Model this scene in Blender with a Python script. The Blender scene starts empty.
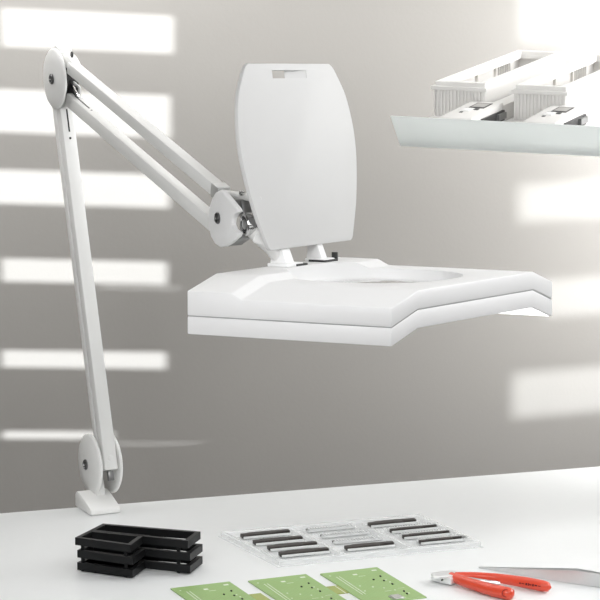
import bpy, bmesh, math, random
from mathutils import Vector as V, Matrix
random.seed(7)
R = math.radians
COL = bpy.context.scene.collection
sc = bpy.context.scene

# ------------------------------------------------------------------ camera
F_PX = 3333.0
TILT = R(11.0)
CAM = V((0, -4.0, 1.9054))
FW = V((0, math.cos(TILT), -math.sin(TILT)))
UP = V((0, math.sin(TILT), math.cos(TILT)))
RT = V((1, 0, 0))
def ray(px, py):
    return FW + RT*((px-300)/F_PX) - UP*((py-300)/F_PX)
def at(px, py, depth):
    return CAM + ray(px, py)*depth
def onplane(px, py, p0, n):
    r = ray(px, py)
    return CAM + r*((p0-CAM).dot(n)/r.dot(n))
def onz(px, py, z):
    return onplane(px, py, V((0, 0, z)), V((0, 0, 1)))

cd = bpy.data.cameras.new('camera'); cam = bpy.data.objects.new('camera', cd); COL.objects.link(cam)
cam.location = CAM; cam.rotation_euler = (R(90)-TILT, 0, 0)
cd.sensor_width = 36; cd.lens = 36*F_PX/600; cd.clip_end = 50
sc.camera = cam

# ------------------------------------------------------------------ materials
def mat(name, col, rough=.5, metal=0, var=.0, scale=40, bump=0, bscale=300, trans=0, spec=.5, emit=None, estr=0, ior=1.45, coat=0):
    m = bpy.data.materials.new(name); m.use_nodes = True
    nt = m.node_tree; b = nt.nodes['Principled BSDF']
    c = (col[0], col[1], col[2], 1)
    b.inputs['Base Color'].default_value = c
    b.inputs['Roughness'].default_value = rough
    b.inputs['Metallic'].default_value = metal
    b.inputs['Transmission Weight'].default_value = trans
    b.inputs['Specular IOR Level'].default_value = spec
    b.inputs['IOR'].default_value = ior
    b.inputs['Coat Weight'].default_value = coat
    tc = nt.nodes.new('ShaderNodeTexCoord')
    if var:
        n = nt.nodes.new('ShaderNodeTexNoise'); n.inputs['Scale'].default_value = scale; n.inputs['Detail'].default_value = 4
        nt.links.new(tc.outputs['Object'], n.inputs['Vector'])
        mx = nt.nodes.new('ShaderNodeMix'); mx.data_type = 'RGBA'
        mx.inputs[6].default_value = tuple(x*(1-var) for x in col)+(1,)
        mx.inputs[7].default_value = tuple(min(1, x*(1+var)) for x in col)+(1,)
        nt.links.new(n.outputs['Fac'], mx.inputs[0]); nt.links.new(mx.outputs[2], b.inputs['Base Color'])
    if bump:
        n = nt.nodes.new('ShaderNodeTexNoise'); n.inputs['Scale'].default_value = bscale
        nt.links.new(tc.outputs['Object'], n.inputs['Vector'])
        bp = nt.nodes.new('ShaderNodeBump'); bp.inputs['Strength'].default_value = bump; bp.inputs['Distance'].default_value = .001
        nt.links.new(n.outputs['Fac'], bp.inputs['Height']); nt.links.new(bp.outputs['Normal'], b.inputs['Normal'])
    if emit:
        b.inputs['Emission Color'].default_value = emit+(1,); b.inputs['Emission Strength'].default_value = estr
    return m

M = {}
M['powder'] = mat('white powder coat', (.80, .80, .785), .38, var=.01, bump=.05, bscale=900)
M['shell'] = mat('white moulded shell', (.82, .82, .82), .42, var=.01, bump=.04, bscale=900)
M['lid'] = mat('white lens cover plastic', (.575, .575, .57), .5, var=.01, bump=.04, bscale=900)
M['chrome'] = mat('polished chrome', (.62, .62, .62), .16, 1, var=.05)
M['knob'] = mat('turned steel', (.5, .5, .5), .28, 1, var=.05)
M['screwm'] = mat('dark steel screw', (.16, .16, .16), .3, 1, var=.1)
M['zinc'] = mat('grey zinc', (.33, .33, .33), .35, 1, var=.1)
M['dark'] = mat('dark plastic and gap shade', (.03, .03, .03), .5, var=.2)  # real dark parts, and the painted shade in gaps
M['seam'] = mat('grey joint', (.38, .38, .38), .7, var=.05)
M['pad'] = mat('dark grey rubber pad', (.09, .09, .095), .6, var=.2)
M['led'] = mat('led diffuser', (.9, .9, .9), .5, var=.01, emit=(1, 1, 1), estr=1.2)
M['black'] = mat('black antistatic plastic', (.007, .0075, .008), .42, var=.25, bump=.1, bscale=500, spec=.28)
M['table'] = mat('pale laminate', (.805, .82, .82), .33, var=.012, scale=60, bump=.02, bscale=700, spec=.35)
M['edge'] = mat('table edge band', (.7, .7, .69), .5, var=.02)
M['steel_leg'] = mat('grey steel leg', (.5, .5, .5), .4, .8, var=.05)
M['wall'] = mat('warm grey plaster', (.335, .322, .302), .75, var=.018, scale=9, bump=.12, bscale=180, spec=.2)
M['room'] = mat('light grey paint', (.2, .197, .19), .8, var=.02, scale=8)
M['floor'] = mat('grey vinyl floor', (.16, .155, .15), .5, var=.06, scale=12)
M['shelfw'] = mat('white shelf board', (.8, .8, .79), .45, var=.01)
M['housing'] = mat('white housing plastic', (.72, .71, .69), .5, var=.01, bump=.04, bscale=900)
M['inner'] = mat('pale inner panel', (.72, .70, .67), .6, var=.03)
m = bpy.data.materials.new('pale green frosted panel'); m.use_nodes = True; nt = m.node_tree
b = nt.nodes['Principled BSDF']; out = nt.nodes['Material Output']
b.inputs['Base Color'].default_value = (.86, .885, .876, 1); b.inputs['Roughness'].default_value = .3
tl_ = nt.nodes.new('ShaderNodeBsdfTranslucent'); mx = nt.nodes.new('ShaderNodeMixShader'); mx.inputs[0].default_value = .4
nz = nt.nodes.new('ShaderNodeTexNoise'); nz.inputs['Scale'].default_value = 30
cr = nt.nodes.new('ShaderNodeMix'); cr.data_type = 'RGBA'; cr.inputs[6].default_value = (.87, .895, .885, 1); cr.inputs[7].default_value = (.90, .925, .915, 1)
nt.links.new(nz.outputs['Fac'], cr.inputs[0]); nt.links.new(cr.outputs[2], tl_.inputs[0])
nt.links.new(b.outputs[0], mx.inputs[1]); nt.links.new(tl_.outputs[0], mx.inputs[2]); nt.links.new(mx.outputs[0], out.inputs[0])
M['frost'] = m
M['grille'] = mat('grey grille', (.42, .41, .39), .5, var=.05)
M['display'] = mat('grey display glass', (.22, .21, .2), .15, var=.08)
M['red'] = mat('red handle plastic', (.72, .075, .035), .3, var=.05, scale=120, coat=.3)
M['redmark'] = mat('dark print on handle', (.12, .01, .01), .6, var=.1)
M['redrim'] = mat('deep red ring', (.42, .03, .02), .4, var=.1)
M['steel'] = mat('brushed tool steel', (.63, .64, .64), .3, 1, var=.06, scale=200)
M['jawsteel'] = mat('ground jaw steel', (.86, .87, .87), .3, .35, var=.04, scale=200)
M['satin'] = mat('satin steel', (.72, .73, .73), .42, .85, var=.03, scale=200)
M['strip'] = mat('dark grey strip', (.045, .040, .036), .5, var=.25, scale=150)
M['comb'] = mat('translucent white comb', (.72, .73, .73), .4, var=.03)
M['white_ink'] = mat('white silkscreen', (.8, .85, .75), .6, var=.02)
M['solder'] = mat('tinned solder', (.75, .76, .74), .3, .9, var=.06)
M['chip'] = mat('black component epoxy', (.02, .022, .02), .45, var=.2)
M['olive'] = mat('olive bare laminate', (.36, .41, .13), .5, var=.08, scale=90)

# clear plastic: mostly clear with a glossy skin
m = bpy.data.materials.new('clear plastic'); m.use_nodes = True; nt = m.node_tree
b = nt.nodes['Principled BSDF']; out = nt.nodes['Material Output']
b.inputs['Base Color'].default_value = (.93, .94, .94, 1); b.inputs['Roughness'].default_value = .12
tr = nt.nodes.new('ShaderNodeBsdfTransparent'); tr.inputs[0].default_value = (.985, .99, .99, 1)
mx = nt.nodes.new('ShaderNodeMixShader')
nz = nt.nodes.new('ShaderNodeTexNoise'); nz.inputs['Scale'].default_value = 90
mr = nt.nodes.new('ShaderNodeMapRange'); mr.inputs[3].default_value = .22; mr.inputs[4].default_value = .40
nt.links.new(nz.outputs['Fac'], mr.inputs[0]); nt.links.new(mr.outputs[0], mx.inputs[0])
nt.links.new(tr.outputs[0], mx.inputs[1]); nt.links.new(b.outputs[0], mx.inputs[2]); nt.links.new(mx.outputs[0], out.inputs[0])
M['clear'] = m
M['lens'] = mat('magnifier glass', (.97, .98, .98), .02, var=.002, trans=1.0, ior=1.5)

# green board: solder mask with faint copper tracks
m = bpy.data.materials.new('green solder mask'); m.use_nodes = True; nt = m.node_tree
b = nt.nodes['Principled BSDF']; b.inputs['Roughness'].default_value = .35
tc = nt.nodes.new('ShaderNodeTexCoord')
br = nt.nodes.new('ShaderNodeTexBrick'); br.inputs['Scale'].default_value = 70
br.inputs['Color1'].default_value = (.27, .44, .155, 1); br.inputs['Color2'].default_value = (.30, .48, .18, 1)
br.inputs['Mortar'].default_value = (.36, .53, .24, 1); br.inputs['Mortar Size'].default_value = .03
nz = nt.nodes.new('ShaderNodeTexNoise'); nz.inputs['Scale'].default_value = 55
mx = nt.nodes.new('ShaderNodeMix'); mx.data_type = 'RGBA'
mx.inputs[7].default_value = (.31, .46, .16, 1)
nt.links.new(tc.outputs['Object'], br.inputs['Vector']); nt.links.new(tc.outputs['Object'], nz.inputs['Vector'])
nt.links.new(nz.outputs['Fac'], mx.inputs[0]); nt.links.new(br.outputs['Color'], mx.inputs[6]); nt.links.new(mx.outputs[2], b.inputs['Base Color'])
M['pcb'] = m

# ------------------------------------------------------------------ mesh helpers
def bev(bm, w, seg=2, ang=30):
    es = [e for e in bm.edges if len(e.link_faces) == 2 and e.calc_face_angle(0) > R(ang)]
    if es: bmesh.ops.bevel(bm, geom=es, offset=w, offset_type='OFFSET', segments=seg, profile=.5, affect='EDGES', clamp_overlap=True)
def add_box(bm, o, ax, ay, az, x0, x1, y0, y1, z0, z1):
    """box in the frame o, ax, ay, az"""
    vs = [bm.verts.new(o+ax*x+ay*y+az*z) for x in (x0, x1) for y in (y0, y1) for z in (z0, z1)]
    for f in ((0,1,3,2),(4,6,7,5),(0,4,5,1),(2,3,7,6),(0,2,6,4),(1,5,7,3)): bm.faces.new([vs[i] for i in f])
X, Y, Z = V((1,0,0)), V((0,1,0)), V((0,0,1))
O = V((0,0,0))
def box(x0, x1, y0, y1, z0, z1, w=0, seg=2):
    bm = bmesh.new(); add_box(bm, O, X, Y, Z, x0, x1, y0, y1, z0, z1)
    fix(bm)
    if w: bev(bm, w, seg)
    return bm
def fix(bm):
    bmesh.ops.recalc_face_normals(bm, faces=bm.faces[:])
def add_prism(bm, pts, d):
    """closed loop of points swept by vector d"""
    a = [bm.verts.new(p) for p in pts]; c = [bm.verts.new(p+d) for p in pts]; n = len(pts)
    bm.faces.new(a); bm.faces.new(c[::-1])
    for i in range(n): bm.faces.new((a[i], a[(i+1)%n], c[(i+1)%n], c[i]))
def basis(d):
    d = d.normalized(); h = Z if abs(d.z) < .9 else X
    u = d.cross(h).normalized(); return u, d.cross(u).normalized(), d
def add_lathe(bm, o, d, prof, n=32, cap=True):
    """prof: (radius, distance along d)"""
    u, w, d = basis(d); rings = []
    for r, h in prof:
        rings.append([bm.verts.new(o+d*h+(u*math.cos(2*math.pi*k/n)+w*math.sin(2*math.pi*k/n))*r) for k in range(n)])
    for a, c in zip(rings, rings[1:]):
        for k in range(n): bm.faces.new((a[k], a[(k+1)%n], c[(k+1)%n], c[k]))
    if cap: bm.faces.new(rings[0][::-1]); bm.faces.new(rings[-1])
def add_tube(bm, pts, rad, n=12, flat=1.0, up=Z):
    """swept tube, rad per point; flat scales the height"""
    rings = []
    if not isinstance(rad, (list, tuple)): rad = [rad]*len(pts)
    for i, p in enumerate(pts):
        d = (pts[min(i+1, len(pts)-1)]-pts[max(i-1, 0)]).normalized()
        s = d.cross(up).normalized(); t = s.cross(d).normalized()
        rings.append([bm.verts.new(p+s*math.cos(2*math.pi*k/n)*rad[i]+t*math.sin(2*math.pi*k/n)*rad[i]*flat) for k in range(n)])
    for a, c in zip(rings, rings[1:]):
        for k in range(n): bm.faces.new((a[k], a[(k+1)%n], c[(k+1)%n], c[k]))
    bm.faces.new(rings[0][::-1]); bm.faces.new(rings[-1])
def wpos(o):
    p = V((0,0,0))
    while o: p = p+o.location; o = o.parent
    return p
def obj(name, bm, m, parent=None, world=False, smooth=40, label=None, fixn=True):
    """link a bmesh as one object; world=True when its verts are world coordinates of an unrotated thing"""
    if fixn: fix(bm)
    me = bpy.data.meshes.new(name)
    if world and parent:
        p = wpos(parent)
        for v in bm.verts: v.co -= p
    for f in bm.faces: f.smooth = True
    for e in bm.edges:
        if len(e.link_faces) != 2 or e.calc_face_angle(0) > R(smooth): e.smooth = False
    bm.to_mesh(me); bm.free()
    o = bpy.data.objects.new(name, me); COL.objects.link(o)
    me.materials.append(M[m] if isinstance(m, str) else m)
    if parent: o.parent = parent
    if label: o['label'] = label
    return o
def tag(o, label, cat, group=None):
    o['label'] = label; o['category'] = cat
    if group: o['group'] = group
    return o
def thing(name, label, cat, loc, rz=0, group=None):
    o = bpy.data.objects.new(name, None); COL.objects.link(o); o.empty_display_size = .02
    o.location = loc; o.rotation_euler = (0, 0, rz)
    return tag(o, label, cat, group)
def struct(name, bm, m):
    o = obj(name, bm, m); o['kind'] = 'structure'; return o
def dup(root, loc, rz, label, group=None):
    r = root.copy(); COL.objects.link(r); r.location = loc; r.rotation_euler = (0, 0, rz); r['label'] = label
    if group: r['group'] = group
    for ch in list(root.children):
        c = ch.copy(); COL.objects.link(c); c.parent = r
        for g in ch.children:
            k = g.copy(); COL.objects.link(k); k.parent = c
    return r
def cut(o, bm):
    """cut a solid out of a part for good"""
    fix(bm); me = bpy.data.meshes.new('cut'); bm.to_mesh(me); bm.free()
    c = bpy.data.objects.new('cut', me); COL.objects.link(c); c.parent = o.parent
    md = o.modifiers.new('b', 'BOOLEAN'); md.object = c; md.operation = 'DIFFERENCE'; md.solver = 'EXACT'
    dg = bpy.context.evaluated_depsgraph_get()
    new = bpy.data.meshes.new_from_object(o.evaluated_get(dg))
    o.modifiers.clear(); o.data = new
    bpy.data.objects.remove(c)
    nb = bmesh.new(); nb.from_mesh(new)
    for f in nb.faces: f.smooth = True
    for e in nb.edges: e.smooth = not (len(e.link_faces) != 2 or e.calc_face_angle(0) > R(35))
    nb.to_mesh(new); nb.free()

# ------------------------------------------------------------------ room
TZ = .75
E0, E1 = onz(0, 513, TZ), onz(600, 466, TZ)          # back edge of the table
r1 = (E1-E0).normalized(); r2 = V((-r1.y, r1.x, 0))  # room frame: along the wall, towards the wall
RZ = math.atan2(r1.y, r1.x)
ew = E0.dot(r2)
WB = ew+.50                                          # wall distance along r2
HC = 2.75; S = 2.6; FRONT = -5.0
def room_box(x0, x1, y0, y1, z0, z1):
    bm = bmesh.new(); add_box(bm, O, r1, r2, Z, x0, x1, y0, y1, z0, z1); return bm
struct('floor', room_box(-S-.1, S+.1, FRONT-.1, WB+.1, -.1, 0), 'floor')
struct('ceiling', room_box(-S-.1, S+.1, FRONT-.1, WB+.1, HC, HC+.1), 'room')
struct('wall_back', room_box(-S-.1, S+.1, WB, WB+.1, 0, HC), 'wall')
struct('wall_front', room_box(-S-.1, S+.1, FRONT-.1, FRONT, 0, HC), 'room')
# each side wall has a tall window closed by a slatted shutter: a low sun per side, slots shaped to throw the wall patches
wn = r2; w0 = r2*WB
def wallpt(px, py):
    p = onplane(px, py, w0, wn); return p.dot(r1), p.z
SUN_L = V((.78, .62, -.06)).normalized()
SUN_R = V((-.60, .80, -.008)).normalized()
def slots(patches, sun, side):
    res = []
    for (xa, xb, ya, yb) in patches:
        pa, _ = wallpt(xa, ya); pb, _ = wallpt(xb, ya); xm = (xa+xb)/2
        _, zt = wallpt(xm, ya); _, zb = wallpt(xm, yb); pm, _ = wallpt(xm, ya)
        k = lambda p: (p-side)/sun.x
        rows = sorted((WB-k(pa)*sun.y, WB-k(pb)*sun.y))
        res.append((rows[0], rows[1], zb-k(pm)*sun.z, zt-k(pm)*sun.z))
    return res
PL = [(2,178,12,50), (-60,175,91,134), (-60,174,171,205), (2,172,260,283), (2,171,351,368), (3,118,431,439), (112,205,443,444.2), (100,185,287,288.5)]
PR = [(516,660,-30,38), (514,660,181,218), (540,660,276,313), (508,660,368,412)]
def side_wall(name, sgn, patches, sun, wname):
    sl = slots(patches, sun, sgn*S); sl.sort(key=lambda s: s[2])
    ya, yb = min(s[0] for s in sl)-.22, max(s[1] for s in sl)+.22
    za, zb = min(s[2] for s in sl)-.05, max(s[3] for s in sl)+.05
    bm = bmesh.new()
    xa, xb = sorted((sgn*S, sgn*(S+.1)))
    for (y0, y1, z0, z1) in ((FRONT, ya, 0, HC), (yb, WB, 0, HC), (ya, yb, 0, za), (ya, yb, zb, HC)):
        add_box(bm, O, r1, r2, Z, xa, xb, y0, y1, z0, z1)
    struct(name, bm, 'room')
    bm = bmesh.new(); z = za; xa, xb = sorted((sgn*S, sgn*(S+.008)))
    for (y0, y1, z0, z1) in sl:                      # slats between the slots, stiles beside them
        add_box(bm, O, r1, r2, Z, xa, xb, ya, yb, z, z0)
        add_box(bm, O, r1, r2, Z, xa, xb, ya, y0, z0, z1)
        add_box(bm, O, r1, r2, Z, xa, xb, y1, yb, z0, z1)
        z = z1
    add_box(bm, O, r1, r2, Z, xa, xb, ya, yb, z, zb)
    struct(wname, bm, 'shelfw')
side_wall('wall_left', -1, PL, SUN_L, 'window_1')
side_wall('wall_right', 1, PR, SUN_R, 'window_2')

# ------------------------------------------------------------------ table
tx0, tx1 = -1.0, .86
tc0 = r1*0 + r2*ew
t = thing('workbench', 'wide white laminate workbench under the lamp and tools', 'table', (r2*(ew-.4)))
bm = bmesh.new(); add_box(bm, O, r1, r2, Z, tx0, tx1, ew-.8, ew, TZ-.028, TZ); fix(bm); bev(bm, .002, 2)
obj('tabletop', bm, 'table', t, True)
for sx in (tx0+.08, tx1-.08):
    for sy in (ew-.74, ew-.06):
        bm = bmesh.new(); add_box(bm, O, r1, r2, Z, sx-.025, sx+.025, sy-.025, sy+.025, 0, TZ-.028); fix(bm); bev(bm, .003)
        obj('leg', bm, 'steel_leg', t, True)
bm = bmesh.new()
for sy in (ew-.74, ew-.06): add_box(bm, O, r1, r2, Z, tx0+.105, tx1-.105, sy-.012, sy+.012, TZ-.09, TZ-.028)
obj('apron', bm, 'steel_leg', t, True)

# ------------------------------------------------------------------ magnifier lamp
a = V((math.sin(R(24.5)), -math.cos(R(24.5)), 0))      # along the arm, towards the viewer
n = V((-math.cos(R(24.5)), -math.sin(R(24.5)), 0))     # out of the disc covers
P0 = at(99, 463, 4.6)
def ap(px, py, off=0.):                                 # a point on the arm's plane
    return onplane(px, py, P0+n*off, n)
base = onz(99, 511, TZ)
lamp = thing('magnifier_lamp', 'white articulated magnifier lamp clamped at the back edge of the workbench', 'lamp', base)

# bench bracket: a wedge with a bevelled top, falling towards the viewer
bl = onz(74.8, 506.3, TZ); br_ = onz(91, 516.3, TZ); fr = onz(123.5, 514.8, TZ)
la = (br_-bl).length; da = (br_-bl).normalized(); wn_ = (fr-br_).length; dn = V((-da.y, da.x, 0))
if dn.dot(fr-br_) < 0: dn = -dn
bm = bmesh.new()
prof = [(0, 0), (0, .019), (.006, .023), (.016, .023), (la-.003, .009), (la, .007), (la, 0)]
add_prism(bm, [bl+da*x+Z*z for x, z in prof], dn*wn_); fix(bm); bev(bm, .0025, 2)
bracket = obj('clamp_base', bm, 'powder', lamp, True)
bm = bmesh.new()
q = bl+dn*(wn_*.50)
add_prism(bm, [q+da*x+Z*z for x, z in ((.004, .02), (.004, .040), (.014, .046), (.024, .036), (.028, .016))], dn*.012)
fix(bm); bev(bm, .001)
obj('swivel_fork', bm, 'powder', lamp, True)

def disc(name, c, d, r, mtl='powder', flip=1):
    """slightly domed cover disc"""
    bm = bmesh.new()
    add_lathe(bm, c, d*flip, [(r-.001, 0), (r, .001), (r, .003), (r-.003, .0052), (r*.6, .0078), (r*.25, .009), (.001, .0093)], 64)
    return obj(name, bm, mtl, lamp, True, smooth=60)
def screw(c, d, par, r=.0072):
    bm = bmesh.new()
    add_lathe(bm, c, d, [(r, 0), (r, .0016), (r-.001, .0026), (r*.72, .0026), (r*.62, .0004), (.0004, .0002)], 24)
    return obj('screw', bm, 'screwm', par, True)

# shoulder pivot at the bench
sb = ap(92, 464, .0125)
d1 = disc('pivot_cover', sb, n, .0425); screw(ap(86, 464.5, .0215), n, d1)
sf = sb-n*.025
disc('pivot_cover', sf, n, .0425, flip=-1)
bm = bmesh.new(); add_lathe(bm, sf, n, [(.012, 0), (.012, .025)], 24); obj('pivot_hub', bm, 'zinc', lamp, True)
# elbow pivot
eb = ap(56.5, 78.7, .0125)
d2 = disc('pivot_cover', eb, n, .0420); screw(ap(52, 79, .0218), n, d2)
bm = bmesh.new(); add_lathe(bm, eb-n*.025, n, [(.021, 0), (.021, .024)], 32); obj('pivot_hub', bm, 'dark', lamp, True)

def bar(name, p, q, h, w, side, lift=0, mt='powder', groove=None):
    """tube along p>q; side = across direction, h across in the arm plane, w along side"""
    d = (q-p).normalized(); up = side.cross(d).normalized()
    if up.z < 0 and abs(up.z) > .3: up = -up
    L = (q-p).length
    bm = bmesh.new(); add_box(bm, p, d, side, up, 0, L, -w/2, w/2, -h/2, h/2); fix(bm); bev(bm, .0016, 2)
    o = obj(name, bm, mt, lamp, True)
    return o, d, up, L
# lower arm: two upright tubes, one behind the other
rid0, rid1 = ap(59.6, 108, .010), ap(102.8, 452, .010)
rid0 -= n*.010; rid1 -= n*.010
dl = (rid1-rid0).normalized(); il = n.cross(dl).normalized()
if il.dot(a) > 0: il = -il                               # backwards, away from the viewer
rid0 = rid0-dl*.03; rid1 = rid1+dl*.025
lb, *_ = bar('lower_arm_tube', rid0+il*.0085, rid1+il*.0085, .017, .0188, n)
lb2, *_ = bar('lower_arm_tube', rid0+il*.0255, rid1+il*.0255-dl*.036, .013, .0185, n)
# slot and hole in the front tube's face, cover cap at its foot
bm = bmesh.new()
s0 = rid0+dl*.032-il*.0002
add_box(bm, s0, dl, n, il, 0, .032, -.0011, .0011, 0, .002)
add_lathe(bm, s0+dl*.041-il*.0000, -il, [(.0017, -.001), (.0017, .0001)], 16)
obj('spring_slot', bm, 'dark', lb, True, label='dark slot in the arm tube')
bm = bmesh.new(); add_lathe(bm, rid1-dl*.016, -il, [(.004, -.001), (.004, .0006), (.003, .001)], 20); obj('cap_button', bm, 'powder', lb, True)
# dark springs glimpsed inside the shoulder
bm = bmesh.new(); q = rid1+il*.008+dl*.001
add_box(bm, q, dl, n, il, 0, .014, -.004, .004, -.004, .004); fix(bm); bev(bm, .001); obj('spring_end', bm, 'zinc', lamp, True)

# upper arm: two parallel tubes running forwards
u0, u1_ = ap(72, 67.3, 0), ap(222, 193, 0)
l0, l1_ = ap(71, 99.3, 0), ap(216, 224.6, 0)
ub, ud, uu, UL = bar('upper_arm_tube', u0, u1_, .0165, .0155, n)
lb_, ld, lu, LL = bar('upper_arm_tube', l0, l1_, .0185, .0155, n)
bm = bmesh.new(); s0 = l0+ld*.014+lu*.00932
add_box(bm, s0, ld, n, lu, 0, .056, -.0013, .0011, -.002, 0)
add_lathe(bm, s0+ld*.064, lu, [(.0016, -.001), (.0016, 0)], 12)
obj('spring_slot', bm, 'dark', lb_, True, label='dark slot in the arm tube')
# elbow bracket above the cover
bm = bmesh.new(); add_lathe(bm, ap(70, 51.5, -.016), n, [(.0005, 0), (.009, .0005), (.0105, .002), (.0105, .019), (.009, .021), (.0005, .0213)], 28)
obj('elbow_cap', bm, 'powder', lamp, True)
pts = [ap(x, y, -.008) for x, y in ((66, 51), (72, 51.5), (77, 57), (81, 64), (76, 68.5), (66, 63))]
bm = bmesh.new(); add_prism(bm, pts, n*.012); fix(bm); bev(bm, .001)
eb_ = obj('elbow_bracket', bm, 'powder', lamp, True)
bm = bmesh.new(); add_lathe(bm, ap(72.5, 54.6, .0025), n, [(.0042, 0), (.0042, .0018)], 16); obj('bolt', bm, 'dark', eb_, True)  # dark disc in place of the hole in the bracket
bm = bmesh.new()
add_prism(bm, [ap(x, y, -.006) for x, y in ((66, 74), (81, 87), (81, 96), (72, 106), (66, 104))], n*.002); obj('elbow_web', bm, 'powder', lamp, True)
bm = bmesh.new()
add_prism(bm, [ap(x, y, -.0035) for x, y in ((66, 76), (78, 88), (77, 98), (66, 95))], n*.003); obj('elbow_gap_shade', bm, 'dark', lamp, True)  # dark sheet standing in for the shade in the elbow gap
bm = bmesh.new()
add_prism(bm, [ap(x, y, 0.0) for x, y in ((69.5, 80), (71, 80), (79.5, 96), (78, 97))], n*.002); obj('spring_rod', bm, 'chrome', lamp, True)
# clips where the upper tubes meet the head joint
bm = bmesh.new(); q = u0+ud*(UL-.016); add_box(bm, q, ud, n, uu, 0, .022, -.0088, .0088, -.0093, .0093); fix(bm); bev(bm, .0012)
obj('tube_clip', bm, 'satin', lamp, True)

# head joint: fan-shaped cover, knurled wheel, fork, ball and neck
outl = [(x+1.3, y) for x, y in [(222.5, 189.5), (218, 192), (214.5, 197.5), (211.6, 206), (210.2, 216), (210.6, 227), (213, 236.5), (217, 243.5), (222, 247),
        (226.5, 246.6), (233, 243.0), (240.5, 236.2), (241.5, 233), (236.8, 229), (234.8, 224), (235.6, 218), (238.5, 213.5), (241.8, 211.5), (240.5, 208.5), (232.5, 199), (227, 192.5), (225, 190)]]
pts = [ap(x, y, .0125) for x, y in outl]
ctr = sum(pts, V())/len(pts)
bm = bmesh.new()
lay = []
for f_, h_ in ((1, 0), (1, .0032), (.985, .0046), (.95, .0055), (.90, .0059)):
    lay.append([bm.verts.new(ctr+(p-ctr)*f_+n*h_) for p in pts])
for A_, B_ in zip(lay, lay[1:]):
    for k in range(len(pts)): bm.faces.new((A_[k], A_[(k+1)%len(pts)], B_[(k+1)%len(pts)], B_[k]))
bm.faces.new(lay[0][::-1]); bm.faces.new(lay[-1])
jc = obj('joint_cover', bm, 'shell', lamp, True, smooth=50); screw(ap(218, 218, .0184), n, jc)
bm = bmesh.new(); c = ap(243.3, 224.7, .0105)-n*.0118
add_lathe(bm, c, n, [(.004, 0), (.0128, 0), (.0138, .001), (.0138, .010), (.0128, .0112), (.0106, .0112), (.0100, .0085), (.003, .0082)], 40)
kn = obj('tension_knob', bm, 'chrome', lamp, True, smooth=25)
bm = bmesh.new(); add_lathe(bm, c+n*.0083, n, [(.0098, 0), (.0098, .0012)], 32); obj('knob_inlay', bm, 'dark', kn, True)
bm = bmesh.new(); add_lathe(bm, c+n*.0095, n, [(.0062, 0), (.0062, .0012), (.0045, .0024), (.0015, .0026)], 8); obj('bolt', bm, 'knob', kn, True, smooth=20)
bm = bmesh.new(); add_lathe(bm, c-n*.012, n, [(.0135, 0), (.0135, .010)], 32); obj('knob_spacer', bm, 'dark', lamp, True)
bm = bmesh.new(); add_prism(bm, [ap(x, y, -.010) for x, y in ((237, 199), (251, 199), (254, 212), (249, 216), (238, 210))], n*.014); fix(bm); bev(bm, .001)
obj('fork_plate', bm, 'zinc', lamp, True)
bm = bmesh.new(); add_prism(bm, [ap(x, y, -.010) for x, y in ((234, 240), (240, 236), (252, 232), (252, 238), (242, 245), (236, 243.5))], n*.016); fix(bm); bev(bm, .001)
obj('fork_plate', bm, 'zinc', lamp, True)
bm = bmesh.new(); add_tube(bm, [ap(224, 193.5, -.003), ap(240, 195.5, -.003), ap(258, 199, -.003)], .0048, 16); obj('fork_rod', bm, 'powder', lamp, True)
bm = bmesh.new(); add_lathe(bm, ap(243.5, 193, .001), n, [(.003, 0), (.003, .005), (.0005, .006)], 12); obj('bolt', bm, 'chrome', lamp, True)

# --- head, in its own frame (u: near end > far end, w: hinge side > user side)
K = .98
HT = CAM+(V((-.13569, -.06978, 1.11087))+V((0, 0, .0504))-CAM)*K
e1 = V((.511, .8554, -.085)).normalized(); e2 = V((.8596, -.5084, .0514)).normalized(); e3 = e1.cross(-e2).normalized()
if e3.z < 0: e3 = -e3
W, U1, L, U2, RR, H1, H2, ST, WS = [v*K for v in (.28135, .06426, .29958, .05374, .0162, .0228, .02203, .0078, .066)]
UT = U1+L+U2
def hp(u, w, z): return HT+e1*u+e2*w+e3*z
def ztop(u):
    if u < U1: return -RR*(1-u/U1)
    if u > U1+L: return -RR*((u-U1-L)/U2)
    return 0
def shell(dt, db, strip):
    """solid following the wave profile between dt and db below the top"""
    bm = bmesh.new(); us = [0, U1, U1+L, UT]
    if strip: us = [0, U1, U1+L-.006, U1+L, UT]
    ws = [0, WS-.003, WS+.010, W] if strip else [0, W]
    g = {}
    for i, u in enumerate(us):
        for j, w in enumerate(ws):
            s_ = ST if (strip and j < 2 and i < 3) else 0
            g[i, j, 1] = bm.verts.new(hp(u, w, ztop(u)+dt+s_)); g[i, j, 0] = bm.verts.new(hp(u, w, ztop(u)+db))
    ni, nj = len(us), len(ws)
    for i in range(ni-1):
        for j in range(nj-1):
            for k in (0, 1): bm.faces.new((g[i,j,k], g[i+1,j,k], g[i+1,j+1,k], g[i,j+1,k]))
    for i in range(ni-1):
        for j in (0, nj-1): bm.faces.new((g[i,j,0], g[i+1,j,0], g[i+1,j,1], g[i,j,1]))
    for j in range(nj-1):
        for i in (0, ni-1): bm.faces.new((g[i,j,0], g[i,j+1,0], g[i,j+1,1], g[i,j,1]))
    fix(bm); bev(bm, .0018, 2, 12)
    return bm
def oval(cu, cw, au, aw, ex, z, N=72):
    r = []
    for k in range(N):
        t_ = 2*math.pi*k/N; c_, s_ = math.cos(t_), math.sin(t_)
        r.append(hp(cu+au*math.copysign(abs(c_)**(2/ex), c_), cw+aw*math.copysign(abs(s_)**(2/ex), s_), z))
    return r
CU, CW = .216*K, .137*K
hole = lambda z0, z1, g=0: (lambda bm: (add_prism(bm, oval(CU, CW, .104*K+g, .104*K+g, 2.4, z0), e3*(z1-z0)), bm)[1])(bmesh.new())
head_loc = HT
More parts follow.
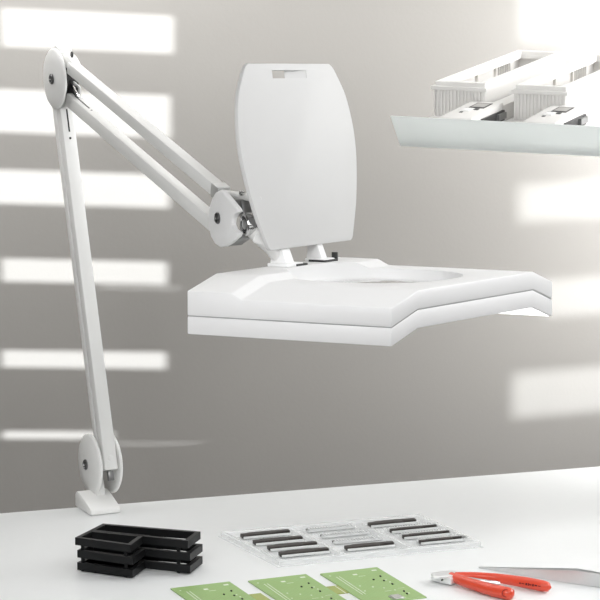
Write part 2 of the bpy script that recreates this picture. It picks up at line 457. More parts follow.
up_shell = obj('upper_shell', shell(0, -H1+.0004, True), 'shell', lamp, True, smooth=25)
lo_shell = obj('lower_shell', shell(-H1-.0004, -H1-H2, False), 'shell', lamp, True, smooth=25)
core = bmesh.new()
def local_hole(z0, z1, g=0):
    bm = hole(z0, z1, g); p = wpos(lamp)
    for v in bm.verts: v.co -= p
    return bm
cut(up_shell, local_hole(-.1, .1)); cut(lo_shell, local_hole(-.1, .1, -.002))
# dark joint line between the two shells
bm = shell(-H1+.0007, -H1-.0007, False)
for v in bm.verts:
    c_ = hp(UT/2, W/2, 0); d_ = v.co-c_
    v.co = c_+d_*.9965
seam = obj('joint_seam', bm, 'seam', lamp, True, label='grey line between the two shells'); cut(seam, local_hole(-.1, .1, .001))
# lens, its ring and the light panels under the two wings
bm = bmesh.new()
inner = []; N = 72
for g_, z_ in ((-.0006, -.014), (-.0006, -.0125), (-.006, -.0125), (-.006, -.0185), (-.0006, -.0185)):
    inner.append([bm.verts.new(p) for p in oval(CU, CW, .104*K+g_, .104*K+g_, 2.4, z_)])
for A_, B_ in zip(inner, inner[1:]):
    for k in range(N): bm.faces.new((A_[k], A_[(k+1)%N], B_[(k+1)%N], B_[k]))
ring = obj('lens_ring', bm, 'shell', lamp, True)
bm = bmesh.new(); lay = []
for f_, z_ in ((1, -.0185), (1, -.0125), (.8, -.0100), (.5, -.0080), (.2, -.0070)):
    lay.append([bm.verts.new(p) for p in oval(CU, CW, (.104*K-.0062)*f_, (.104*K-.0062)*f_, 2.4-.3*(1-f_), z_)])
for A_, B_ in zip(lay, lay[1:]):
    for k in range(N): bm.faces.new((A_[k], A_[(k+1)%N], B_[(k+1)%N], B_[k]))
bm.faces.new(lay[0][::-1]); bm.faces.new(lay[-1])
obj('lens', bm, 'lens', lamp, True, smooth=60)
for (ua, ub_) in ((.016, U1-.004), (U1+L+.002, UT-.004)):
    bm = bmesh.new()
    q = [hp(u, w, ztop(u)-H1-H2-.0002) for u, w in ((ua, .006), (ub_, .006), (ub_, W-.003), (ua, W-.003))]
    add_prism(bm, q, -e3*.0004); obj('light_panel', bm, 'led', lamp, True, label='bright light panel under the head')

def sweep(ctrl, n_=24):
    res = []
    for i in range(n_+1):
        t_ = i/n_*(len(ctrl)-1); k = min(int(t_), len(ctrl)-2); f_ = t_-k
        p = [ctrl[max(0, k-1)], ctrl[k], ctrl[k+1], ctrl[min(len(ctrl)-1, k+2)]]
        res.append(.5*((2*p[1])+(-p[0]+p[2])*f_+(2*p[0]-5*p[1]+4*p[2]-p[3])*f_**2+(-p[0]+3*p[1]-3*p[2]+p[3])*f_**3))
    return res

# --- lens cover, hinged open along the head's back side
LEAN = R(8.2)
lup = (-e2*math.sin(LEAN)+e3*math.cos(LEAN)).normalized(); lno = e1.cross(lup).normalized()
if lno.dot(e2) < 0: lno = -lno
LO = hp((.214+.048)*K, .020*K, .030*K)
half = [(.0, .099), (.003, .1035), (.012, .1085), (.053, .126), (.096, .1375), (.130, .1415), (.160, .139), (.192, .130), (.218, .1135), (.226, .107), (.231, .099)]
hq = sweep([V((x, z, 0)) for z, x in half], 60)
hp_ = [(p.x, p.y) for p in hq]
LOUT = hp_ + [(-x, z) for x, z in reversed(hp_)]
# the cover is skewed a little, as the hinge is
bm = bmesh.new()
def lp(x, z, y=0): return LO+e1*(x*K)+lup*(z*K*(1-.1*x))+lno*y
add_prism(bm, [lp(x, z, -.0055) for x, z in LOUT], lno*.0055); fix(bm); bev(bm, .0010, 2, 50)
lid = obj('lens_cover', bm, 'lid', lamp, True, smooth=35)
pl = wpos(lid)
gb = bmesh.new()                                        # finger grip: a scooped slot
q = [(lp(-.045, .2225, .001)), (lp(-.045, .2225, -.0100)), (lp(.038, .2225, -.0003)), (lp(.038, .2225, .001))]
add_prism(gb, q, -lup*.0100)
for v in gb.verts: v.co -= wpos(lamp)
cut(lid, gb)
# hinges
for (u_, wd, pad_) in ((.202, .020, True), (.287, .013, False)):
    bm = bmesh.new()
    for (p_, q_) in (((u_-wd/2)*K, (u_+wd/2)*K),):
        w0_ = .018*K
        add_prism(bm, [hp(p_, w0_+x, z) for x, z in ((-.018, .008*K), (.007, .008*K), (.004, .016), (.000, .026), (-.0075, .040), (-.016, .041), (-.016, .020))], e1*(q_-p_))
    fix(bm); bev(bm, .001)
    hg = obj('hinge', bm, 'shell', lamp, True)
    bm = bmesh.new(); add_box(bm, hp(u_*K, .018*K, .0078*K), e1, e2, e3, -wd*.95, wd*.95, -.016, .013, 0, .0042); fix(bm); bev(bm, .001)
    obj('hinge_foot', bm, 'shell', hg, True)
    bm = bmesh.new(); add_box(bm, hp(u_*K, .018*K, .0078*K), e1, e2, e3, (.1 if pad_ else -1.0)*wd, wd*1.35, -.010, .0145, 0, .0026)
    obj('hinge_pad', bm, 'dark', hg, True, label='black pad under the hinge')
bm = bmesh.new(); add_box(bm, hp(.312*K, .018*K, .0078*K), e1, e2, e3, -.0015, .0015, .002, .010, 0, .010); fix(bm); bev(bm, .0006)
obj('cover_latch', bm, 'dark', lamp, True, label='small black latch by the far hinge')

# neck from the joint to the head's back side
hb = hp(.232*K, .006, -.004)
na, nb_ = ap(250, 225, -.006), ap(261, 236, -.008)
bm = bmesh.new()
add_tube(bm, [na, na.lerp(nb_, .15), nb_, nb_.lerp(hb, .12), nb_.lerp(hb, .3), hb.lerp(nb_, .2), hb-e3*.006], [.009, .0112, .0118, .0105, .0080, .0080, .0085], 24); obj('neck', bm, 'powder', lamp, True)
bm = bmesh.new(); add_box(bm, hp(.232*K, 0, -.012), e1, e2, e3, -.035, .035, -.018, .001, -.012, .012); fix(bm); bev(bm, .003)
obj('neck_block', bm, 'shell', lamp, True)

# ------------------------------------------------------------------ shelf with the two housings
sl0 = at(400, 146, 4.5); sz = sl0.z
sl1 = onz(600, 160, sz)
xs = V((math.cos(R(-20.6)), math.sin(R(-20.6)), 0)); ys = V((-xs.y, xs.x, 0))
if ys.y < 0: ys = -ys
SZR = math.atan2(xs.y, xs.x)
SL = .56; SD = .60; SF = .016
pb = sl0+xs*(SL-.105)+ys*.20
shelf = thing('instrument_shelf', 'white shelf with a pale frosted front lip at the upper right', 'shelf', V((pb.x, pb.y, TZ)))
def sp(x, y, z): return sl0+xs*x+ys*y+Z*z
bm = bmesh.new(); add_box(bm, sl0, xs, ys, Z, .002, SL, 0, SD, 0.004, SF); fix(bm); bev(bm, .001)
obj('shelf_board', bm, 'shelfw', shelf, True)
bm = bmesh.new()                                        # sloping lip
tl = onplane(390, 116, sl0-ys*.026, ys); lift = tl.z-sz
ex_ = (tl-sl0).dot(xs)
q = [sp(0, 0, 0), sp(SL, 0, 0), sp(SL, -.026, lift), sp(ex_, -.026, lift)]
add_prism(bm, q, ys*.0035); fix(bm); bev(bm, .0008)
obj('front_lip', bm, 'frost', shelf, True, label='pale frosted front lip')
bm = bmesh.new(); add_box(bm, V((0, 0, 0)), xs, ys, Z, *sum(((pb.dot(xs)-.02, pb.dot(xs)+.02), (pb.dot(ys)-.03, pb.dot(ys)+.03)), ()), TZ, sz+.004); fix(bm); bev(bm, .003)
obj('post', bm, 'steel_leg', shelf, True)

HL, HWD, HH = .40, .0745, .047
def housing(root):
    """local frame: x along the shelf, y backwards, z up; origin at the front left foot"""
    bm = bmesh.new(); t_ = .0035
    add_box(bm, O, X, Y, Z, 0, t_, 0, HL, 0, HH-.006); add_box(bm, O, X, Y, Z, HWD-t_, HWD, 0, HL, 0, HH-.006)
    add_box(bm, O, X, Y, Z, t_, HWD-t_, HL-t_, HL, 0, HH-.006); add_box(bm, O, X, Y, Z, t_, HWD-t_, .004, .004+t_, 0, HH-.006)
    obj('body_wall', bm, 'housing', root)
    bm = bmesh.new()                                    # ribbed front
    nr = 15
    add_box(bm, O, X, Y, Z, 0.0005, HWD-.0005, 0, .004, 0, HH-.007)
    for k in range(nr):
        x = .002+(HWD-.004)*k/(nr-1)
        add_box(bm, O, X, Y, Z, x-.0012, x+.0012, -.0022, 0, .001, HH-.007)
    obj('ribbed_front', bm, 'housing', root)
    bm = bmesh.new()                                    # stepped rim
    def ringb(x0, x1, y0, y1, wl, wf, z0, z1):
        add_box(bm, O, X, Y, Z, x0, x0+wl, y0, y1, z0, z1); add_box(bm, O, X, Y, Z, x1-wl, x1, y0, y1, z0, z1)
        add_box(bm, O, X, Y, Z, x0+wl, x1-wl, y0, y0+wf, z0, z1); add_box(bm, O, X, Y, Z, x0+wl, x1-wl, y1-wf, y1, z0, z1)
    ringb(-.003, HWD+.003, -.004, HL+.003, .013, .016, HH-.007, HH-.002)
    ringb(.001, HWD-.001, .004, HL, .009, .012, HH-.002, HH+.004)
    obj('rim', bm, 'housing', root)
    bm = bmesh.new()                                    # inner divisions on the long wall
    for y in (.09, .18, .27): add_box(bm, O, X, Y, Z, t_, t_+.004, y, y+.006, .002, HH-.007)
    add_box(bm, O, X, Y, Z, t_, HWD-t_, .0077, HL-t_, .001, .004)
    obj('inner_panel', bm, 'inner', root)
    bm = bmesh.new()
    for k in range(7): add_box(bm, O, X, Y, Z, t_, t_+.003, .285+k*.009, .290+k*.009, .012, HH-.009)
    obj('inner_grille', bm, 'grille', root, label='grey grille inside the far end')
    # console sticking out of the front
    CX0, CX1, CL = .056, .102, .148
    bm = bmesh.new()
    add_prism(bm, [V((CX0, -CL, 0)), V((CX0, -CL, .019)), V((CX0, -CL+.004, .0225)), V((CX0, -.0023, .0265)), V((CX0, -.0023, 0))], V((CX1-CX0, 0, 0))); fix(bm); bev(bm, .0008)
    add_box(bm, O, X, Y, Z, HWD+.0036, CX1, -.0023, HL-.02, 0, .022); fix(bm)
    con = obj('console', bm, 'housing', root)
    sl = (.0265-.0225)/(CL-.0063)
    def top(y): return .0265+sl*(y+.0023)
    def plate(name, x0, x1, y0, y1, m_, hgt=.0005):
        bm = bmesh.new(); add_prism(bm, [V((x0, y0, top(y0)-.0004)), V((x1, y0, top(y0)-.0004)), V((x1, y1, top(y1)-.0004)), V((x0, y1, top(y1)-.0004))], V((0, 0, .0004+hgt)))
        return obj(name, bm, m_, con)
    plate('display_bezel', CX0+.014, CX0+.036, -.060, -.018, 'dark', .0006)
    plate('display', CX0+.016, CX0+.034, -.053, -.023, 'grille', .0009)
    plate('button', CX0+.012, CX0+.024, -.090, -.068, 'shelfw', .0016)
    plate('button', CX0+.026, CX0+.032, -.075, -.066, 'dark', .0008)
    plate('button', CX0+.014, CX0+.018, -.102, -.095, 'dark', .0008)
    plate('status_strip', CX0+.010, CX0+.013, -.072, -.060, 'display', .0006)
    bm = box(CX1-.001, CX1+.003, -.105, -.004, .0025, .0165); obj('side_gap_shade', bm, 'dark', con, label='dark box standing in for the shaded gap beside the console')  # black box put in for the gap's shade
    bm = box(CX1+.002, CX1+.007, -.042, -.008, .006, .0145); obj('port_plug', bm, 'zinc', con)
    bm = box(.0, CX0-.001, -.060, -.0023, 0, .0035, .0006); obj('front_flange', bm, 'housing', root)
hz = sz+SF
hA = onplane(433.5, 118, V((0, 0, hz)), Z)+Z*.0004
hB = hA+xs*((onz(515, 121.5, hz)-hA).dot(xs))
rim_l = onz(436.7, 83, hz+HH+.004)
h1 = thing('instrument_housing', 'white open-framed instrument housing at the left end of the shelf', 'instrument', hA, SZR, 'open-framed housings on the shelf')
housing(h1)
h2 = dup(h1, hB, SZR, 'white open-framed instrument housing on the shelf, cut off by the right picture edge')

# ------------------------------------------------------------------ black stacking rack
zt = TZ+.0445
p1, p2, p3 = onz(75, 537, zt), onz(103, 523.5, zt), onz(200, 531.5, zt)
rx = (p3-p2).normalized(); ry = V((-rx.y, rx.x, 0))
RW = (p3-p2).length; RD = (p2-p1).dot(ry)
p4 = onz(188, 541, zt); RD2 = (p3-p4).dot(ry); XW = (onz(143, 535.5, zt)-p2).dot(rx)
rack = thing('stacking_rack', 'black three-tier L-shaped plastic rack at the left of the bench', 'rack', V((p2.x, p2.y, TZ)), math.atan2(rx.y, rx.x))
# local: origin back-left, x right, y back
def frame(x0, x1, y0, y1, b_, z0, z1, bm):
    add_box(bm, O, X, Y, Z, x0, x1, y1-b_, y1, z0, z1); add_box(bm, O, X, Y, Z, x0, x1, y0, y0+b_, z0, z1)
    add_box(bm, O, X, Y, Z, x0, x0+b_, y0+b_, y1-b_, z0, z1); add_box(bm, O, X, Y, Z, x1-b_, x1, y0+b_, y1-b_, z0, z1)
B_ = .0058
def rl(px, py):
    d = onz(px, py, zt)-p2; return V((d.dot(rx), d.dot(ry), 0))
MQ = [rl(103, 523.5), rl(200.5, 531.5), rl(188, 541), rl(89, 530.5)]
SQ = [rl(89.5, 530.3), rl(143.5, 535.6), rl(130.5, 545), rl(75, 537.5)]
def frame(q, b_, z0, z1, off, bm):
    n_ = len(q); c_ = sum(q, V())/n_; inn = []
    for k in range(n_):
        p, o, r = q[k-1], q[k], q[(k+1)%n_]
        d1_, d2_ = (o-p).normalized(), (r-o).normalized()
        bis = (d2_-d1_).normalized(); sn = abs(d1_.cross(bis).z)
        inn.append(o+bis*(b_/max(sn, .2)))
    for k in range(n_):
        m_ = (k+1) % n_
        add_prism(bm, [p+off+Z*z0 for p in (q[k], q[m_], inn[m_], inn[k])], Z*(z1-z0))
    return inn
for k in range(3):
    z1 = .0445-k*.0162; z0 = z1-.0098; off = V((.003 if k else 0, -.0006*k, 0))
    bm = bmesh.new(); im = frame(MQ, B_, z0, z1, off, bm); is_ = frame(SQ, B_, z0, z1, off, bm)
    fix(bm); tf = obj('tier_frame', bm, 'black', rack)
    bm = bmesh.new()
    if k:
        add_prism(bm, [p+off+Z*z0 for p in is_], Z*.0012)
        add_prism(bm, [p+off+Z*z0 for p in (im[0], im[0].lerp(im[1], .55), im[3].lerp(im[2], .55), im[3])], Z*.0012)
        add_prism(bm, [p+off+Z*z0 for p in (im[0].lerp(im[1], .9), im[1], im[2], im[3].lerp(im[2], .9))], Z*.0012)
    else:
        add_prism(bm, [p+off+Z*z0 for p in (im[0], im[0].lerp(im[1], .50), im[3].lerp(im[2], .50), im[3])], Z*.0012)
    obj('tier_floor', bm, 'black', tf)
cs = sum(SQ, V())/4; cm = sum(MQ, V())/4
for (q, c_) in ((SQ[3], cs), (SQ[2], cs), (MQ[2], cm), (MQ[0], cm), (MQ[1], cm), (SQ[1], cs)):
    p = q.lerp(c_, .22)
    bm = box(p.x-.002, p.x+.002, p.y-.002, p.y+.002, 0, .036, .0004, 1); obj('post', bm, 'black', rack)

# ------------------------------------------------------------------ clear blister tray with its strips
th = .008; ztr = TZ+th
c_bl, c_fl, c_fr, c_br = onz(222.5, 531, ztr), onz(279, 560.5, ztr), onz(480, 541.5, ztr), onz(420, 514, ztr)
c_bl, c_fl, c_fr, c_br = onz(220.5, 531.5, ztr), onz(279, 561, ztr), onz(481, 541.5, ztr), onz(420, 513.5, ztr)
tx = ((c_fr-c_fl)+(c_br-c_bl)).normalized(); ty = V((-tx.y, tx.x, 0))
tcn = (c_bl+c_fl+c_fr+c_br)/4
TW = ((c_fr-c_fl).dot(tx)+(c_br-c_bl).dot(tx))/2; TD = ((c_bl-c_fl).dot(ty)+(c_br-c_fr).dot(ty))/2
TRZ = math.atan2(tx.y, tx.x)
tray = thing('blister_tray', 'clear plastic blister tray holding rows of small strips', 'tray', V((tcn.x, tcn.y, TZ)), TRZ)
def loc(px, py, z):
    d = onz(px, py, z)-tcn; return d.dot(tx), d.dot(ty)
hw, hd = TW/2, TD/2
TC = [((c-tcn).dot(tx), (c-tcn).dot(ty)) for c in (c_fl, c_fr, c_br, c_bl)]
bm = bmesh.new()                                       # pressed sheet: rolled flange, flared wall, floor
loops = [(0.003, .0005), (0, .0015), (0, th-.001), (-.0015, th), (-.005, th), (-.0065, th-.001), (-.008, .0022), (-.010, .0016)]
vs = []
for g_, z in loops:
    vs.append([bm.verts.new(V((qx+sx*g_, qy+sy*g_, z))) for (qx, qy), sx, sy in zip(TC, (-1,1,1,-1), (-1,-1,1,1))])
for A_, C_ in zip(vs, vs[1:]):
    for k in range(4): bm.faces.new((A_[k], A_[(k+1)%4], C_[(k+1)%4], C_[k]))
bm.faces.new(vs[-1])
obj('moulded_sheet', bm, 'clear', tray, smooth=25)
bm = bmesh.new()
for k in (-1, 1):
    x = k*hw/3.0; xb_ = (TC[2][0]+TC[3][0]-TC[0][0]-TC[1][0])/2
    add_prism(bm, [V((x-xb_*.42-.005, -hd+.014, .0017)), V((x-xb_*.42-.003, -hd+.014, .0066)), V((x-xb_*.42+.003, -hd+.014, .0066)), V((x-xb_*.42+.005, -hd+.014, .0017))], V((xb_*.84, 2*hd-.028, 0)))
fix(bm); obj('pocket_divider', bm, 'clear', tray)
strips = []
zs = TZ+.0055
SP = [ # left end px, right end px, kind, label
 ((240, 534.8), (290.5, 530.8), 'd', 'dark strip in the left column of the clear tray, farthest from the viewer'),
 ((252.5, 541.2), (303, 537.2), 'd', 'dark strip in the left column of the clear tray, second from the back'),
 ((266, 547), (318.5, 542.5), 'd', 'dark strip in the left column of the clear tray, second from the front'),
 ((278, 553), (329.5, 548.8), 'd', 'dark strip in the left column of the clear tray, nearest the viewer'),
 ((303, 528.3), (357, 524.8), 'c', 'pale ribbed comb in the middle column of the clear tray, at the back'),
 ((317, 534.2), (372, 530.6), 'c', 'pale ribbed comb in the middle column of the clear tray, second from the back'),
 ((329, 540), (384, 536.6), 'c', 'pale ribbed comb in the middle column of the clear tray, just behind its dark strip'),
 ((343, 546.4), (395.5, 543), 'd', 'lone dark strip in the middle column of the clear tray'),
 ((367, 523), (417, 520), 'd', 'plain dark strip at the back of the right column of the clear tray'),
 ((388.5, 528.5), (436.5, 525.3), 'b', 'dark strip under a white comb, second from the back in the right tray column'),
 ((401, 534.3), (449, 531.3), 'b', 'dark strip under a white comb, second from the front in the right tray column'),
 ((416, 540), (467.5, 536.2), 'b', 'dark strip under a white comb, nearest the viewer in the right tray column'),
]
LS = .070
def strip_proto(kind):
    r_ = bpy.data.objects.new('component_strip', None); COL.objects.link(r_); r_.empty_display_size = .01
    if kind == 'd' or kind == 'b':
        y0, y1 = (-.006, .006) if kind == 'd' else (-.007, .000)
        bm = bmesh.new()
        add_prism(bm, [V((x, y, 0)) for x, y in ((-.034, y0), (.012, y0), (.014, y0+.003), (.034, y0+.003), (.034, y1-.001), (.012, y1-.001), (.010, y1), (-.022, y1), (-.025, y1-.002), (-.034, y1-.002))], V((0, 0, .0048)))
        fix(bm); bev(bm, .0004, 1); obj('strip_body', bm, 'strip', r_)
        bm = bmesh.new(); add_box(bm, O, X, Y, Z, -.033, .033, y0-.0035, y0-.0006, 0, .0028); fix(bm); bev(bm, .0004, 1); obj('carrier_edge', bm, 'comb', r_, label='white edge strip')
    if kind in 'cb':
        y0 = -.007 if kind == 'c' else .0012
        bm = bmesh.new(); add_box(bm, O, X, Y, Z, -.033, .033, y0, y0+.0085, 0, .0022); fix(bm); bev(bm, .0004, 1)
        for k in range(17): add_box(bm, O, X, Y, Z, -.031+k*.0038, -.0293+k*.0038, y0+.0008, y0+.0078, .0022, .0042)
        obj('comb_body', bm, 'comb', r_)
    if kind == 'c':
        bm = bmesh.new(); add_box(bm, O, X, Y, Z, -.033, .030, .003, .0042, 0, .0026); obj('dark_edge', bm, 'strip', r_)
    return r_
protos = {}
for (pa, pb_, kd, lab) in SP:
    A_, C_ = onz(*pa, zs), onz(*pb_, zs); c_ = (A_+C_)/2
    if kd not in protos:
        o_ = protos[kd] = strip_proto(kd); o_.location = (c_.x, c_.y, TZ+.0018); o_.rotation_euler = (0, 0, TRZ)
        tag(o_, lab, 'component strip', 'strips lying in the clear tray')
    else:
        dup(protos[kd], V((c_.x, c_.y, TZ+.0018)), TRZ, lab, 'strips lying in the clear tray')

# ------------------------------------------------------------------ circuit boards
zb = TZ+.0016
b_tl, b_tr, b_l = onz(320, 573.6, zb), onz(377, 567, zb), onz(355, 600, zb)
bx = (b_tr-b_tl).normalized(); by = V((-bx.y, bx.x, 0)); BW = (b_tr-b_tl).length; BD = .15
BRZ = math.atan2(bx.y, bx.x)
# local: origin back-left corner, x right, y back
def bl_(px, py):
    d = onz(px, py, zb)-b_tl; return d.dot(bx), d.dot(by)
def board(root):
    bm = box(0, BW, -BD, 0, 0, .0016, .0002, 1); obj('substrate', bm, 'pcb', root)
    bm = bmesh.new()
    def mark(px, py, w_, d_):
        x, y = bl_(px, py); add_box(bm, O, X, Y, Z, x-w_/2, x+w_/2, y-d_/2, y+d_/2, .0016, .0018)
    mark(355, 574.6, .0055, .0045); mark(374, 570.3, .0065, .004)
    for (a_, b2) in (((336.2, 577), (362.5, 594.5)), ((339.3, 576.6), (365.6, 594.1)), ((335, 586), (356, 600))):
        A2, C2 = V((*bl_(*a_), 0)), V((*bl_(*b2), 0)); d_ = (C2-A2).normalized(); s_ = V((-d_.y, d_.x, 0))
        add_box(bm, A2, d_, s_, Z, 0, (C2-A2).length, -.00042, .00042, .0016, .0018)
    for q in ((373, 587), (386, 580), (365, 591), (390, 582), (360, 586), (395, 590), (384, 588), (409, 593), (330, 576)): mark(*q, .0018, .0026)
    for q in ((362, 576), (388, 591), (401, 588)): mark(*q, .009, .0005)
    obj('silkscreen', bm, 'white_ink', root, label='white printed marks')
    for q in ((380.4, 576.6), (373.6, 580), (392.4, 584.4), (404, 591.5), (407, 594), (384, 581)):
        x, y = bl_(*q); bm = box(x-.0010, x+.0010, y-.0015, y+.0015, .0016, .003, .0003, 1); obj('capacitor', bm, 'chip', root)
    x, y = bl_(397, 597.5)
    bm = box(x-.006, x+.006, y-.009, y+.009, .0016, .0034, .0004, 1); c_ = obj('chip', bm, 'solder', root, label='silver chip package')
    bm = bmesh.new()
    for k in range(7):
        yy = y-.0075+k*.0025
        add_box(bm, O, X, Y, Z, x-.0085, x-.006, yy-.0006, yy+.0006, .0016, .0024); add_box(bm, O, X, Y, Z, x+.006, x+.0085, yy-.0006, yy+.0006, .0016, .0024)
    obj('pins', bm, 'solder', c_, label='tinned pins')
def tab(root):
    bm = box(BW+.0002, BW+.0160, -.098, -.0640, .0002, .0015); obj('breakaway_tab', bm, 'olive', root, label='olive bare tab on the right edge')
gB = 'green circuit boards on the bench'
def bpos(px, py): p = onz(px, py, zb); return V((p.x, p.y, TZ))
bd1 = thing('circuit_board', 'green circuit board nearest the clear tray and pliers, rightmost of the three', 'circuit board', V((b_tl.x, b_tl.y, TZ)), BRZ, gB)
board(bd1)
bd2 = dup(bd1, bpos(248, 580.6), BRZ, 'green circuit board between the two other green boards', gB)
bd3 = dup(bd1, bpos(170.5, 588.2), BRZ, 'green circuit board closest to the black rack, leftmost of the three', gB)
tab(bd2)
tab(bd3)

# ------------------------------------------------------------------ pliers
zp = TZ+.0082
def pz(px, py, z=zp): return onz(px, py, z)
pliers = thing('cutting_pliers', 'small cutting pliers with red plastic handles lying open', 'pliers', V((*pz(455, 578).xy, TZ)))
def radii(n_, r0, r1_, rnd=3):
    return [(r0+(r1_-r0)*min(1, i/n_*1.25))*(1 if i < n_-rnd else math.sqrt(max(.02, 1-((i-n_+rnd)/rnd)**2))) for i in range(n_+1)]
near = sweep([pz(451, 576.6), pz(463, 581), pz(478, 585.8), pz(494, 590.5), pz(513.5, 594.8)])
far = sweep([pz(455, 575.6), pz(472, 576.0), pz(492, 577.6), pz(510, 580), pz(528, 583), pz(551, 587.6)])
bm = bmesh.new(); add_tube(bm, near, radii(24, .0060, .0082, 2), 20, .98); nh = obj('handle', bm, 'red', pliers, True, smooth=60)
bm = bmesh.new(); add_tube(bm, far, radii(24, .0044, .0072, 2), 20, 1.0); fh = obj('handle', bm, 'red', pliers, True, smooth=60)
# ring mark on the near handle's end and small print on the far handle
vd = (CAM-near[20]).normalized(); vd.z = 0.28; vd.normalize()
q = onplane(505.8, 593.2, near[21]+vd*.0094, vd)
bm = bmesh.new(); u_, w_, d_ = basis(vd); rr = [[], []]
for k in range(32):
    t_ = 2*math.pi*k/32; o_ = u_*math.cos(t_)+w_*math.sin(t_)
    rr[0].append(bm.verts.new(q+o_*.0050)); rr[1].append(bm.verts.new(q+o_*.0039))
for k in range(32): bm.faces.new((rr[0][k], rr[0][(k+1)%32], rr[1][(k+1)%32], rr[1][k]))
bmesh.ops.solidify(bm, geom=bm.faces[:], thickness=.0008)
obj('ring_mark', bm, 'redrim', nh, True, label='round ring mark on the handle end')
bm = bmesh.new(); hd_ = (far[22]-far[14]).normalized()
vv = V((0, -1, .25)); vv = (vv-hd_*vv.dot(hd_)).normalized(); uu_ = hd_.cross(vv).normalized()
if uu_.z < 0: uu_ = -uu_
for i, (px, py, w1, h1) in enumerate(((520, 583.2, .0007, .0016), (523, 583.7, .0018, .0007), (526.5, 584.1, .0012, .0022), (528.6, 584.4, .0006, .0028), (530.4, 584.8, .0016, .0012), (533.2, 585.2, .0012, .0024), (536, 585.6, .0018, .0014), (539.5, 586.2, .0016, .0008))):
    c_ = min(far, key=lambda p: abs((p-CAM).dot(RT)/((p-CAM).dot(FW))*F_PX+300-px))+vv*.0071
    c2 = onplane(px, py, c_, vv); add_box(bm, c2, hd_, uu_, vv, -w1, w1, -h1*.6, h1*.6, -.0008, .0006)
obj('printed_mark', bm, 'redmark', fh, True, label='small dark print on the far handle')
# steel head, jaws and spring
bm = bmesh.new(); bz = TZ+.002
jaw = [(430.5, 579.2), (441, 577.2), (453, 576.2), (461, 578.2), (458, 582.5), (451, 585.2), (441, 583.4), (431.5, 580.6)]
add_prism(bm, [pz(x, y, bz) for x, y in jaw], Z*.0085); fix(bm); bev(bm, .0012)
jh = obj('jaw', bm, 'jawsteel', pliers, True)
bm = bmesh.new(); jp = [(431, 577.6), (440, 575.4), (453, 575), (456, 576.4), (448, 578.4), (434, 578.9)]
add_prism(bm, [pz(x, y, bz+.0085) for x, y in jp], Z*.0022); fix(bm); bev(bm, .0006)
obj('jaw', bm, 'jawsteel', pliers, True)
qd = V((-.25, -.95, .15)).normalized()
bm = bmesh.new(); add_lathe(bm, onplane(442, 580, pz(441, 582.6, TZ+.007), qd)+qd*.0004, qd, [(.0013, -.003), (.0013, .0006)], 14); obj('rivet', bm, 'dark', jh, True)
bm = bmesh.new()
s_ = [pz(466, 577.5, zp+.003), pz(476, 579.8, zp+.003), pz(490, 582.0, zp+.002), pz(500, 583.2, zp+.001)]
add_tube(bm, s_, [.0013, .0024, .0024, .0020], 8, 1.0); obj('return_spring', bm, 'knob', pliers, True)

# ------------------------------------------------------------------ tweezers lying on their side
tw0, tw1 = onz(479, 568, TZ), onz(600, 587, TZ)
td = (tw1-tw0).normalized(); tn = V((-td.y, td.x, 0)); TL = (tw1-tw0).length*1.12
tweezers = thing('tweezers', 'long steel tweezers on their side behind the red pliers', 'tweezers', V((tw0.x, tw0.y, TZ)))
def blade(sgn):
    bm = bmesh.new(); N_ = 30; A_ = []
    for i in range(N_+1):
        t_ = i/N_; x = TL*t_
        h_ = .0014+.0160*min(1, t_/.72)**1.1
        off = sgn*(.0006+.0075*math.sin(math.pi*min(1, t_))**.9*(.35+.65*t_))
        zc_ = .0006
        A_.append([bm.verts.new(tw0+td*x+tn*(off+s2*.0006)+Z*z) for s2, z in ((-1, zc_), (1, zc_), (1, zc_+h_), (-1, zc_+h_))])
    for p, q in zip(A_, A_[1:]):
        for k in range(4): bm.faces.new((p[k], p[(k+1)%4], q[(k+1)%4], q[k]))
    bm.faces.new(A_[0][::-1]); bm.faces.new(A_[-1])
    return obj('blade', bm, 'satin', tweezers, True)
blade(-1); blade(1)

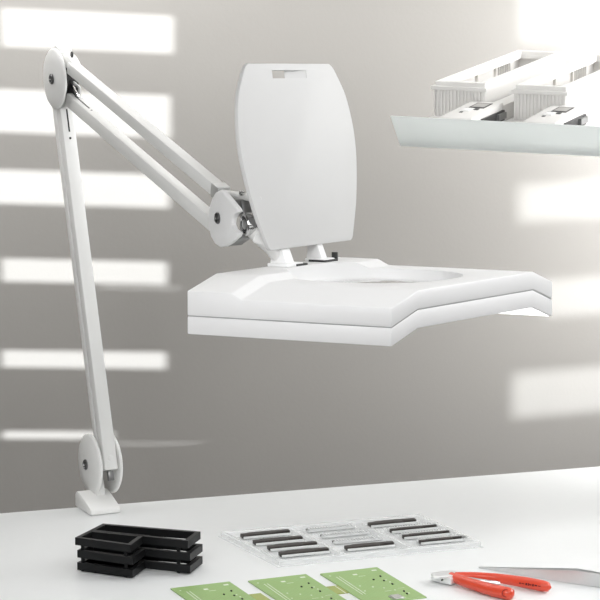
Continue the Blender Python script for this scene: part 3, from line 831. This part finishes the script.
# ------------------------------------------------------------------ light
def area(name, loc_, look, sx, sy, pw, col=(1, 1, 1)):
    l = bpy.data.lights.new(name, 'AREA'); l.shape = 'RECTANGLE'; l.size = sx; l.size_y = sy; l.energy = pw; l.color = col
    o = bpy.data.objects.new(name, l); COL.objects.link(o); o.location = loc_
    o.rotation_euler = (V(look)-V(loc_)).to_track_quat('-Z', 'Y').to_euler(); return o
def rp(x, y, z): return r1*x+r2*y+Z*z
area('overhead_fill', (0, -2.7, 2.42), (.05, .1, 1.15), 1.8, .5, 38)  # added unseen key fill, hung below the ceiling without a fixture
area('bench_fill', (-.52, -.72, 1.5), (0, .1, 1.1), .4, .4, 3.1)  # added unseen fill for the near end of the lamp head
area('right_fill', rp(1.75, WB-.95, 1.9), rp(.3, WB, 1.5), .9, 1.0, 26)  # added fill standing inside the room, brightens the wall from the right
area('wall_fill', rp(.8, WB-.5, HC-.25), rp(.8, WB, 1.7), 1.4, .15, 7)  # this and the strips below: added unseen fills grading the wall's brightness
area('wall_fill', rp(.8, WB-.2, 2.0), rp(.8, WB, 1.7), 1.2, .06, .6)
area('wall_fill', rp(-.5, WB-.2, 2.0), rp(-.5, WB, 1.7), 1.2, .06, 4.5)
area('wall_fill', rp(-.2, WB-.2, 1.75), rp(-.2, WB, 1.5), .8, .04, 4.4)
wl = area('wall_fill', rp(1.4, WB-.35, 1.5), rp(.5, WB, 1.1), .1, .8, 5.8); wl.data.spread = R(120)  # added upright strip, lifts the right of the wall
wl = area('wall_fill', rp(1.0, WB-.15, 1.2), rp(.8, WB, 1.1), .05, .7, 1.4); wl.data.spread = R(120)
area('overhead_fill', (.5, -.75, HC-.05), (.4, -.2, .75), .7, .7, 5)  # added overhead fill to brighten the front of the table
area('bench_fill', (.7, -.5, 1.4), (.2, 0, .75), .3, .3, 1.4)  # added unseen fill for the table's right foreground
def sun(name, d, e, ang, col):
    l = bpy.data.lights.new(name, 'SUN'); l.energy = e; l.angle = R(ang); l.color = col
    o = bpy.data.objects.new(name, l); COL.objects.link(o); o.rotation_euler = d.to_track_quat('-Z', 'Y').to_euler()
    o.location = -d*6+V((0, 0, 1.5))
sun('sun', rp(*SUN_L), 11.0, .22, (.93, .965, 1))
sun('second_sun', rp(*SUN_R), 4.6, .5, (.93, .965, 1))  # added sun from another direction, for the right-hand wall patches
w = bpy.data.worlds.new('world'); sc.world = w; w.use_nodes = True
w.node_tree.nodes['Background'].inputs[0].default_value = (.7, .8, .95, 1); w.node_tree.nodes['Background'].inputs[1].default_value = .4
sc.view_settings.view_transform = 'Standard'; sc.view_settings.look = 'None'; sc.view_settings.exposure = 0; sc.view_settings.gamma = 1
sc.view_settings.use_curve_mapping = False
